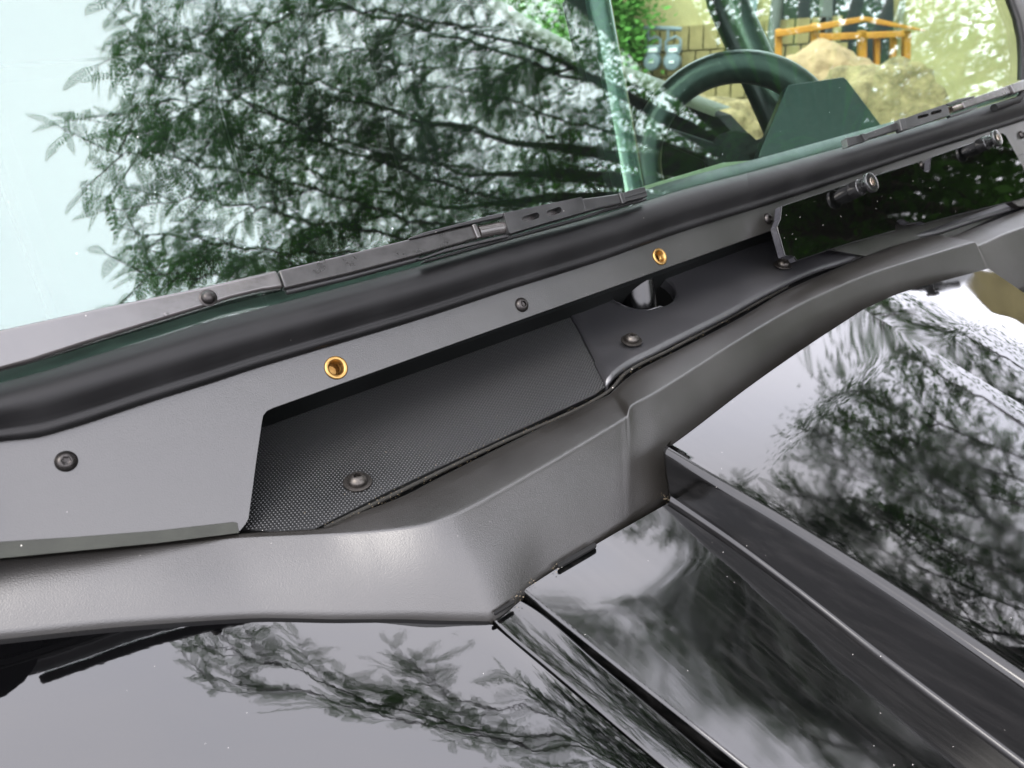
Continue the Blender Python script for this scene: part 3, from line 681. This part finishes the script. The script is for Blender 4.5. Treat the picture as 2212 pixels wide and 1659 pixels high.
# driver door with its pale sill
def side(u, v, x):
    d = ray(u, v); return CAM+d*((x-CAM.x)/d.x)
sill = [side(*zA(*p), 1.2) for p in [(210, 50), (480, 230), (790, 400), (1100, 520), (1250, 580), (1500, 690), (1690, 760)]]
slab('driver_door', [sill+[Vector((1.2, sill[-1].y-.2, 1.0)), Vector((1.2, sill[0].y+.3, .6)), Vector((1.2, sill[0].y+.5, 1.5))]], Vector((-1, 0, 0)), .05, 'interior_plastic', car)
loft('door_sill', [[p+Vector((-.012, 0, .002)) for p in sill], [p+Vector((-.012, 0, .014)) for p in sill], [p+Vector((.05, 0, .018)) for p in sill]], 'pale_trim', car)
slab('door_glass_frame', [[side(*zA(*p), 1.19) for p in [(140, -60), (225, 80), (300, 220), (330, 330), (250, 330), (180, 60), (80, -60)]]], Vector((-1, 0, 0)), .03, 'interior_plastic', car)
# second cage tube, steering wheel, dash
def at(u, v, t): return CAM+ray(u, v)*t
tube('cage_post', [at(1540, -120, 1.62), at(1569, 0, 1.6), at(1655, 190, 1.58), at(1700, 290, 1.56), at(1760, 420, 1.54)], .040, 'cage_paint', car, 24)
wc = at(1588, 338, 1.46); wn = (CAM-wc).normalized()*.8+Vector((-.1, -.2, .3)); wn.normalize()
mwf = frame(wc, wn); V = []; Fc = []; R1, R2, n1, n2 = .167, .030, 64, 16
for i in range(n1):
    t = 2*math.pi*i/n1
    for j in range(n2):
        s = 2*math.pi*j/n2; r = R1+R2*math.cos(s); V.append((r*math.cos(t), r*math.sin(t), R2*math.sin(s)))
for i in range(n1):
    for j in range(n2): Fc.append((i*n2+j, ((i+1) % n1)*n2+j, ((i+1) % n1)*n2+(j+1) % n2, i*n2+(j+1) % n2))
sw = mesh('steering_wheel', V, Fc, 'cage_paint', car, mw=mwf)
for a in (20, 160, 270):
    t = math.radians(a); tube('wheel_spoke', [mwf @ Vector((.03*math.cos(t), .03*math.sin(t), -.03)), mwf @ Vector((R1*math.cos(t), R1*math.sin(t), 0))], [.02, .014], 'interior_plastic', sw, 12)
slab('wheel_hub', [[mwf @ Vector((.055*math.cos(i*.5236), .055*math.sin(i*.5236), -.015)) for i in range(12)]], wn, .03, 'interior_plastic', sw, bevel=.006)
dsp = [at(a, b, 1.34) for a, b in [(1701, 184), (1822, 166), (1830, 172), (1908, 276), (1960, 360), (1900, 420), (1620, 470), (1640, 330)]]
dn_ = (dsp[1]-dsp[0]).cross(dsp[3]-dsp[1]).normalized(); dn_ = -dn_ if dn_.dot(CAM-dsp[0]) < 0 else dn_
slab('dash_screen', [dsp], dn_, .03, 'dark_pane', car, bevel=.002)
dash = [onplate(-.5, .02, -.03), onplate(1.28, .02, -.03), onplate(1.28, -.02, -.35)+Vector((0, 0, -.12)), onplate(-.5, -.02, -.35)+Vector((0, 0, -.12))]
slab('dashboard', [dash], Vector((0, -.3, 1)).normalized(), .05, 'interior_plastic', car)
def dl(u0, v0, u1, v1, n): return [pl(u0, v0, n), pl(u1, v1, n)]
slab('ledge', [[pl(a, b, -.03) for a, b in [(1392, 402), (1560, 352), (1700, 340), (1700, 400), (1400, 470)]]], NP, .006, 'pale_trim', car, label='pale ledge behind the foot of the glass')

# ------------------------------------------------------------------ behind the vehicle
hv = ray(1600, 80); hv.z = 0; hv.normalize(); rt = Vector((hv.y, -hv.x, 0))
def bgp(u, v, dist): return hit(u, v, CAM+hv*dist, hv)
def bg_slab(name, pts, dist, th, mat, parent, conv=zB, bevel=0, **kw):
    return slab(name, [[bgp(*conv(*p), dist) for p in pts]], -hv, th, mat, parent, bevel=bevel, **kw)
ang = math.atan2(rt.y, rt.x)
WD = 7.0
wallc = CAM+hv*(WD+.2); wallc.z = 2.0
bld = thing('building', 'tan building with block base and stucco above, behind the vehicle at the right', 'building', (wallc.x, wallc.y, 0))
box('stucco_wall', Vector((wallc.x, wallc.y, 1.4)), 12, .3, 2.8, 'stucco', bld, rz=ang)
box('block_backing', Vector((wallc.x, wallc.y, .55)), 12, .28, 1.1+.02, 'mortar', bld, rz=ang)
# block courses: traced module
bt = bgp(*zA(1250, 180), WD).z; mod = (bgp(*zA(1340, 250), WD)-bgp(*zA(1250, 250), WD)).length; hh = .19
bw = mod*1.02
bme = None
x0 = (bgp(*zA(1090, 250), WD)-CAM-hv*WD).dot(rt)
for r in range(5):
    for c in range(-3, 15):
        cx = x0+(c+(.5 if r % 2 else 0))*bw; z = bt-hh*(r+.5)
        if z < .05: continue
        mwb = Matrix.Translation(CAM+hv*(WD+.0)+rt*cx+Vector((0, 0, z-CAM.z))) @ Matrix.Rotation(ang, 4, 'Z')
        if bme is None:
            o = box('block', (0, 0, 0), bw-.012, .1, hh-.012, 'block', bld, bevel=.004); bme = o.data; o.matrix_basis = mwb
        else:
            o = link(bpy.data.objects.new('block', bme), bld, mwb)
bg_slab('dark_window', [(335, -40), (645, -40), (645, 520), (335, 520)], WD-.02, .05, 'dark_pane', bld)
bg_slab('dark_window', [(740, -40), (1210, -40), (1210, 620), (740, 620)], WD-.02, .05, 'dark_pane', bld)
bg_slab('window_frame', [(640, -40), (740, -40), (740, 600), (640, 600)], WD-.05, .06, 'pipe_grey', bld)
bg_slab('window_frame', [(1270, -40), (1310, -40), (1265, 300), (1235, 300)], WD-.05, .06, 'pale_trim', bld)
bg_slab('dark_window', [(100, -60), (170, -60), (150, 130), (90, 130)], WD-.03, .05, 'meter_paint', bld)
a, b = bgp(*zB(320, -60), WD-.15), bgp(*zB(262, 430), WD-.15)
pp = tube('drain_pipe', [a, b, Vector((b.x, b.y, .02))], .045, 'pipe_grey', None, 12, label='grey downspout beside the dark window of the tan wall', category='pipe')
# ivy
ivyp = [(1040, -20), (1250, -20), (1262, 140), (1200, 120), (1080, 40)]
def leaves(name, centres, size, mat, parent, nleaf, spread, **kw):
    V = []; Fc = []
    for c in centres:
        for _ in range(nleaf):
            p = c+Vector(rng.normal(0, spread, 3)); s = size*random.uniform(.6, 1.2)
            a = Vector(rng.normal(0, 1, 3)).normalized(); b = a.orthogonal().normalized(); n = a.cross(b)
            k = len(V); V += [p-a*s, p+b*s*.5, p+a*s, p-b*s*.5]; Fc.append((k, k+1, k+2, k+3))
    return mesh(name, V, Fc, mat, parent, smooth=False, **kw)
cs = [bgp(random.uniform(1040, 1390), random.uniform(-60, 160), WD-.2-random.random()*.15) for _ in range(700)]
leaves('ivy', cs, .035, 'ivy', None, 12, .09, label='bright green vine leaves covering the wall left of the gas meters', category='vine', kind='stuff')
# gas meters
def meter(cx, lab):
    g = thing('gas_meter', lab, 'gas meter', bgp(*zA(cx, 400), WD-.25), group='gas meters on the tan wall')
    c = bgp(*zA(cx, 398), WD-.25); k = (bgp(*zA(cx+100, 398), WD-.25)-c).length/100
    put('meter_body', lathe_mesh('meter_body', [(k*56, -.04), (k*60, 0), (k*58, .05), (k*48, .08), (k*20, .09), (.002, .09)], 'meter_paint', 32), g, frame(c, -hv))
    c2 = bgp(*zA(cx+8, 322), WD-.25)
    box('meter_index', c2, k*88, .14, k*55, 'meter_paint', g, rz=ang, bevel=.01)
    box('meter_label', c2-hv*.075, k*55, .006, k*24, 'meter_plate', g, rz=ang)
    box('meter_badge', c-hv*.095+Vector((0, 0, .0)), k*34, .006, k*14, 'meter_plate', g, rz=ang)
    P = lambda x, y: bgp(*zA(x, y), WD-.25)
    tube('inlet_pipe', [P(cx-28, 188), P(cx-28, 255), P(cx-42, 270), P(cx-42, 330)], k*11, 'meter_paint', g, 12)
    tube('outlet_pipe', [P(cx-28, 262), P(cx+20, 238), P(cx+52, 255), P(cx+52, 330)], k*9, 'meter_paint', g, 12)
    return g
meter(1265, 'left one of two round grey gas meters, next to the green vine')
meter(1395, 'right one of two round grey gas meters, nearer the steering wheel')
P = lambda x, y: bgp(*zA(x, y), WD-.25)
tube('gas_pipe', [P(1105, 470), P(1105, 330), P(1108, 178), P(1300, 182), P(1455, 190)], .016, 'meter_paint', None, 12, label='grey gas pipe running above the two round meters', category='pipe')
# timber barrier
fe_ = thing('timber_barrier', 'orange-brown timber railing with posts and rails behind the boulders', 'railing', bgp(*zB(900, 500), 5.4))
FD = 5.4
for pts, nm in [([(300, 232), (350, 222), (352, 900), (292, 900)], 'post'), ([(578, 185), (632, 178), (640, 600), (578, 600)], 'post'), ([(632, 262), (688, 258), (685, 600), (630, 600)], 'post'),
                ([(945, 240), (1008, 238), (1000, 900), (925, 900)], 'post'), ([(1290, 235), (1345, 235), (1335, 900), (1280, 900)], 'post'), ([(1200, 290), (1238, 290), (1215, 900), (1170, 900)], 'post'), ([(1070, 300), (1110, 300), (1105, 520), (1068, 520)], 'post')]:
    bg_slab(nm, pts, FD, .1, 'timber', fe_, bevel=.006)
for pts, d in [([(300, 240), (640, 185), (990, 128), (1000, 165), (640, 235), (305, 290)], 5.36), ([(985, 128), (1100, 148), (1455, 232), (1450, 248), (1090, 190), (985, 165)], 5.36), ([(640, 262), (960, 252), (960, 300), (640, 318)], 5.34),
               ([(1000, 250), (1295, 240), (1295, 288), (1000, 300)], 5.34), ([(480, 490), (620, 400), (640, 425), (520, 505)], 5.3), ([(690, 345), (900, 460), (925, 540), (860, 520), (690, 390)], 5.3), ([(860, 530), (1190, 600), (1190, 640), (860, 570)], 5.3)]:
    bg_slab('rail', pts, d, .07, 'timber', fe_, bevel=.005)
# boulders
def boulder(name, u, v, dist, ru, rv, mat, label, seed):
    c = CAM+ray(u, v)*(dist/ray(u, v).dot(hv)); k = dist/F
    bm = bmesh.new(); bmesh.ops.create_icosphere(bm, subdivisions=5, radius=1)
    for vtx in bm.verts:
        p = vtx.co.copy(); d = 1+.22*noise.noise(p*1.6+Vector((seed, 0, 0)))+.09*noise.noise(p*4+Vector((seed, 3, 0)))+.03*noise.noise(p*11)
        vtx.co = Vector((p.x*ru*k, p.y*ru*k*.8, p.z*rv*k*(1 if p.z > 0 else 2)))*d
        vtx.co.z = max(vtx.co.z, -c.z-.02)
    me = bpy.data.meshes.new(name); bm.to_mesh(me); bm.free(); me.materials.append(MATS[mat]); me.shade_smooth()
    put(name, me, None, Matrix.Translation(c) @ Matrix.Rotation(ang, 4, 'Z'), label=label, category='boulder')
boulder('boulder', 1775, 200, 4.6, 105, 82, 'stone', 'smooth pale pinkish boulder in front of the timber railing', 1)
boulder('boulder', 1880, 290, 4.2, 135, 130, 'stone_grey', 'rough yellow-grey boulder, the one nearest the right wiper', 5)
boulder('boulder', 1500, 330, 4.3, 150, 120, 'stone_grey', 'speckled tan boulder seen inside the steering wheel', 9)

# ------------------------------------------------------------------ honey locust overhanging the vehicle
def refl(p, n, u, v):
    d = ray(u, v).normalized(); return (d-2*d.dot(n)*n).normalized()
def G(u, v, L_):
    if u < 700: u += (700-u)*.085
    p = pl(u, v, .004); return p+refl(p, NP, u, v)*L_
NF = (NH+Vector((.06, -.02, 0))).normalized()
def Hf(u, v, L_): u += 60; v += 45; p = hd(u, v, -.03); return p+refl(p, NF, u, v)*L_
def Hh(u, v, L_, h=.0): p = hd(u, v, h); return p+refl(p, NH, u, v)*L_
tree = thing('honey_locust_tree', 'feathery-leaved locust tree overhanging the vehicle, seen mirrored in glass and hood', 'tree', (4.6, -2.2, 0))
limbs = []; dens = []
def limb(fn, pts, Ls, dn_=1.0):
    dens.append(dn_)
    c = [fn(u, v, l) for (u, v), l in zip(pts, np.linspace(Ls[0], Ls[1], len(pts)))]
    limbs.append(c)
limb(G, [(1350, 330), (1150, 320), (960, 270), (760, 220), (560, 170), (400, 110), (250, 85)], (3.9, 3.1))
limb(G, [(1300, 480), (950, 400), (700, 310), (520, 225), (380, 215), (215, 245)], (3.8, 3.0))
limb(G, [(1250, 520), (880, 470), (640, 400), (440, 360), (300, 330), (185, 322)], (3.7, 2.9))
limb(G, [(1300, 600), (900, 560), (600, 540), (400, 515), (255, 500)], (3.7, 2.9))
limb(G, [(1000, 640), (700, 610), (450, 600), (265, 585)], (3.4, 2.8))
limb(G, [(1400, 220), (1000, 90), (700, 0), (480, -30), (320, -40)], (3.9, 3.2))
limb(G, [(1500, 60), (1250, -60), (1000, -120), (800, -150)], (3.9, 3.4))
limb(G, [(2150, 600), (1950, 500), (1820, 440), (1700, 420)], (4.4, 3.8))
limb(G, [(2200, 500), (2050, 420), (1950, 380), (1850, 340)], (4.6, 3.8))
limb(G, [(2200, 700), (1950, 620), (1800, 540), (1680, 500)], (4.6, 3.8))
limb(G, [(1300, 400), (1100, 380), (850, 330), (700, 260)], (4.3, 3.5))
limb(G, [(1250, 150), (1100, 150), (900, 140), (700, 90)], (4.3, 3.5))
limb(G, [(2250, 260), (2180, 200), (2080, 130), (1960, 90)], (4.8, 4.2), 1.5)
limb(G, [(2250, 330), (2120, 290), (2020, 230), (1930, 190)], (5.0, 4.4), 1.5)
limb(G, [(2200, 120), (2100, 60), (2000, 20), (1900, 10)], (4.8, 4.2), 1.2)
limb(G, [(1900, 400), (1780, 320), (1700, 230), (1640, 130)], (5.0, 4.4), 1.2)
for pts_, l_ in (([(1100, 300), (850, 240), (650, 160), (480, 100), (330, 40)], 3.5), ([(1050, 380), (820, 330), (620, 260), (450, 190), (300, 160)], 3.3), ([(1000, 450), (760, 400), (560, 330), (400, 290), (260, 285)], 3.6),
                 ([(1000, 520), (780, 500), (560, 450), (420, 430), (290, 440)], 3.2), ([(900, 600), (640, 570), (480, 555), (330, 550)], 3.5), ([(1200, 120), (950, 40), (750, 20), (560, 40), (430, 60)], 3.3), ([(1100, 500), (900, 480), (760, 460), (640, 480)], 3.9), ([(1300, 280), (1100, 220), (950, 180), (820, 140)], 3.8)):
    limb(G, pts_, (l_+.5, l_-.2), .9)
limb(G, [(1400, 500), (1250, 380), (1150, 250), (1050, 180)], (4.8, 4.2))
limb(G, [(1500, 420), (1380, 300), (1300, 150), (1200, 50)], (4.9, 4.3))
limb(G, [(1150, 620), (1000, 500), (900, 420), (780, 380)], (4.6, 4.0))
limb(G, [(1800, 300), (1650, 180), (1550, 80), (1450, 20)], (4.9, 4.3))
limb(G, [(1700, 560), (1500, 480), (1350, 380), (1200, 300)], (4.2, 3.6))
limb(G, [(2000, 420), (1800, 380), (1600, 330), (1480, 320)], (4.4, 3.4))
limb(G, [(2050, 340), (2060, 240), (2080, 150), (2110, 90)], (4.4, 3.6))
limb(G, [(2000, 330), (1950, 220), (1960, 120), (2030, 40)], (4.4, 3.6))
nglass = len(limbs)
for pts in ([(2300, 960), (2050, 900), (1880, 850), (1760, 800)], [(2300, 1120), (2000, 1060), (1820, 1000), (1720, 960)], [(2300, 1300), (2000, 1200), (1800, 1150), (1690, 1150)],
            [(2300, 1450), (1950, 1330), (1750, 1240), (1640, 1200)], [(2300, 1040), (2100, 1000), (1950, 950), (1830, 930)], [(2300, 1210), (2080, 1150), (1900, 1090), (1780, 1060)], [(2300, 1380), (2100, 1290), (1900, 1230), (1780, 1190)], [(2300, 1560), (2100, 1480), (1850, 1380), (1650, 1300)], [(2250, 1700), (2000, 1640), (1750, 1520), (1560, 1420)], [(1950, 1700), (1720, 1530), (1520, 1390), (1390, 1310)], [(1800, 1760), (1620, 1600), (1440, 1460), (1300, 1390)], [(2100, 1740), (1900, 1600), (1700, 1460), (1560, 1340)], [(2050, 1480), (1800, 1380), (1600, 1270), (1480, 1210)], [(1900, 1800), (1750, 1700), (1600, 1600), (1450, 1530)], [(2200, 800), (2050, 740), (1950, 690), (1880, 660)],
            [(2300, 1600), (1900, 1500), (1600, 1350), (1420, 1270)], [(2100, 1700), (1800, 1600), (1500, 1480), (1330, 1350)]):
    limb(Hh, pts, (3.9, 3.2), 1.1)
for pts in ([(1400, 1750), (1100, 1680), (850, 1600), (690, 1540), (560, 1480)], [(1350, 1700), (1150, 1600), (1000, 1520), (890, 1440), (865, 1350)], [(1100, 1650), (850, 1560), (700, 1460), (620, 1400), (595, 1345)],
            [(1500, 1750), (1250, 1640), (1080, 1540), (1060, 1480)]):
    limb(Hf, pts, (3.6, 3.2), .75)
FV = []; FF = []
def frond(p, d, ln, droop):
    """pinnate leaf: rachis with paired leaflets"""
    d = d.normalized(); n = random.randint(8, 11); side_ = d.cross(Vector((0, 0, 1)))
    if side_.length < .1: side_ = Vector((1, 0, 0))
    side_.normalize(); side_ = (side_+Vector(rng.normal(0, .35, 3))).normalized()
    q = p.copy(); step = ln/n; dd = d.copy(); lw = ln*random.uniform(.14, .19)
    for i in range(n+1):
        dd = (dd+Vector((0, 0, -droop/n))).normalized(); q2 = q+dd*step
        s = math.sin(math.pi*(.18+.74*i/n)); ll = lw*s*random.uniform(.85, 1.1); wd = step*.28
        for sg in (-1, 1):
            a = (side_*sg+dd*.45+Vector((0, 0, -.15))).normalized(); k = len(FV)
            FV.extend((q, q+a*ll*.22+dd*wd, q+a*ll*.78+dd*wd*.85, q+a*ll, q+a*ll*.78-dd*wd*.85, q+a*ll*.22-dd*wd)); FF.append((k, k+1, k+2, k+3, k+4, k+5))
        q = q2
TV = []; TF = []
def stick(p, q, r0, r1):
    d = (q-p).normalized(); a = d.orthogonal().normalized(); b = d.cross(a); k = len(TV)
    for c, r in ((p, r0), (q, r1)):
        for j in range(4): t = math.pi/2*j; TV.append(c+(a*math.cos(t)+b*math.sin(t))*r)
    for j in range(4): TF.append((k+j, k+(j+1) % 4, k+4+(j+1) % 4, k+4+j))
def twig(p, d, ln, nf, r=.004):
    d = d.normalized(); q = p
    seg = max(2, int(ln/.07)); out0 = d.orthogonal()
    for i in range(seg):
        d = (d+Vector(rng.normal(0, .10, 3))+Vector((0, 0, -.03))).normalized(); q2 = q+d*ln/seg
        stick(q, q2, r*(1-i/seg*.6), r*(1-(i+1)/seg*.6))
        for k in range(nf):
            sd_ = d.cross(Vector((0, 0, 1)))
            if sd_.length < .1: sd_ = Vector((0, 1, 0))
            sd_.normalize(); sg = -1 if (i+k) % 2 else 1
            fd = d*random.uniform(.3, .9)+sd_*sg*random.uniform(.5, 1)+Vector((0, 0, random.uniform(-.4, .25)))
            frond(q.lerp(q2, random.random()), fd, random.uniform(.10, .175), random.uniform(.3, 1.8))
        q = q2
    frond(q, d, random.uniform(.10, .15), .6)
hub = Vector((4.3, -2.0, 2.3))
for li, c in enumerate(limbs):
    c = list(c); lens = [0]
    pts = []; 
    for i in range(len(c)-1):
        for k in range(6): pts.append(c[i].lerp(c[i+1], k/6)+Vector(rng.normal(0, .012, 3)))
    pts.append(c[-1]); n = len(pts)
    rads = [.009*(1-i/n)+.002 for i in range(n)]
    first = pts[0]; mid = first.lerp(hub, .5)+Vector((0, 0, .25))
    tube('branch', [hub.lerp(mid, .0), hub.lerp(mid, .5)+Vector((0, 0, .1)), mid, first.lerp(mid, .5)+Vector((0, 0, .05))]+pts, [.06, .05, .042, .032]+rads, 'bark', tree, 8)
    step = .08/dens[li]; acc = 0; tl = dens[li]**.6
    for i in range(1, n):
        acc += (pts[i]-pts[i-1]).length
        while acc > step:
            acc -= step; d = (pts[i]-pts[i-1]).normalized(); sd_ = d.cross(Vector((0, 0, 1))).normalized()
            sg = random.choice((-1, 1)); fr_t = i/n
            dirn = d*random.uniform(.5, 1.1)+sd_*sg*random.uniform(.4, 1)+Vector((0, 0, random.uniform(-.35, .35)))
            twig(pts[i], dirn, tl*random.uniform(.15, .5)*(1.25-.75*fr_t), 4 if fr_t > .5 else 4)
    twig(pts[-1], pts[-1]-pts[-2], .2, 2)
mesh('twigs', TV, TF, 'bark', tree, smooth=False, kind='stuff')
mesh('leaves', FV, FF, 'leaf', tree, smooth=False, kind='stuff')
tube('trunk', [Vector((4.6, -2.2, -.05)), Vector((4.58, -2.2, .4)), Vector((4.5, -2.15, 1.3)), hub], [.17, .14, .12, .09], 'bark', tree, 16)
cs = []
while len(cs) < 3400:
    p = Vector((random.uniform(4.2, 8), random.uniform(-7, -1.4), random.uniform(1.2, 4.8)))
    if noise.noise(p*.8+Vector((3, 0, 0))) > -.09+max(0, p.z-3.0)*.2: cs.append(p)
leaves('low_crown', cs, .05, 'leaf', tree, 16, .16, kind='stuff')
# outer crown further out: bigger loose leaf masses
cs = []
for _ in range(2600):
    th = rng.uniform(0, 2*math.pi); r = 2.4*math.sqrt(rng.random()); 
    p = Vector((5.8+r*math.cos(th)*.75, -1.6+r*math.sin(th)*1.5, 3.2+rng.uniform(0, 2.6)))
    if noise.noise(p*.9) > -.05 : cs.append(p)
leaves('outer_crown', cs, .035, 'leaf', tree, 16, .12, kind='stuff')
print('leaf faces', len(FF), 'twig faces', len(TF))
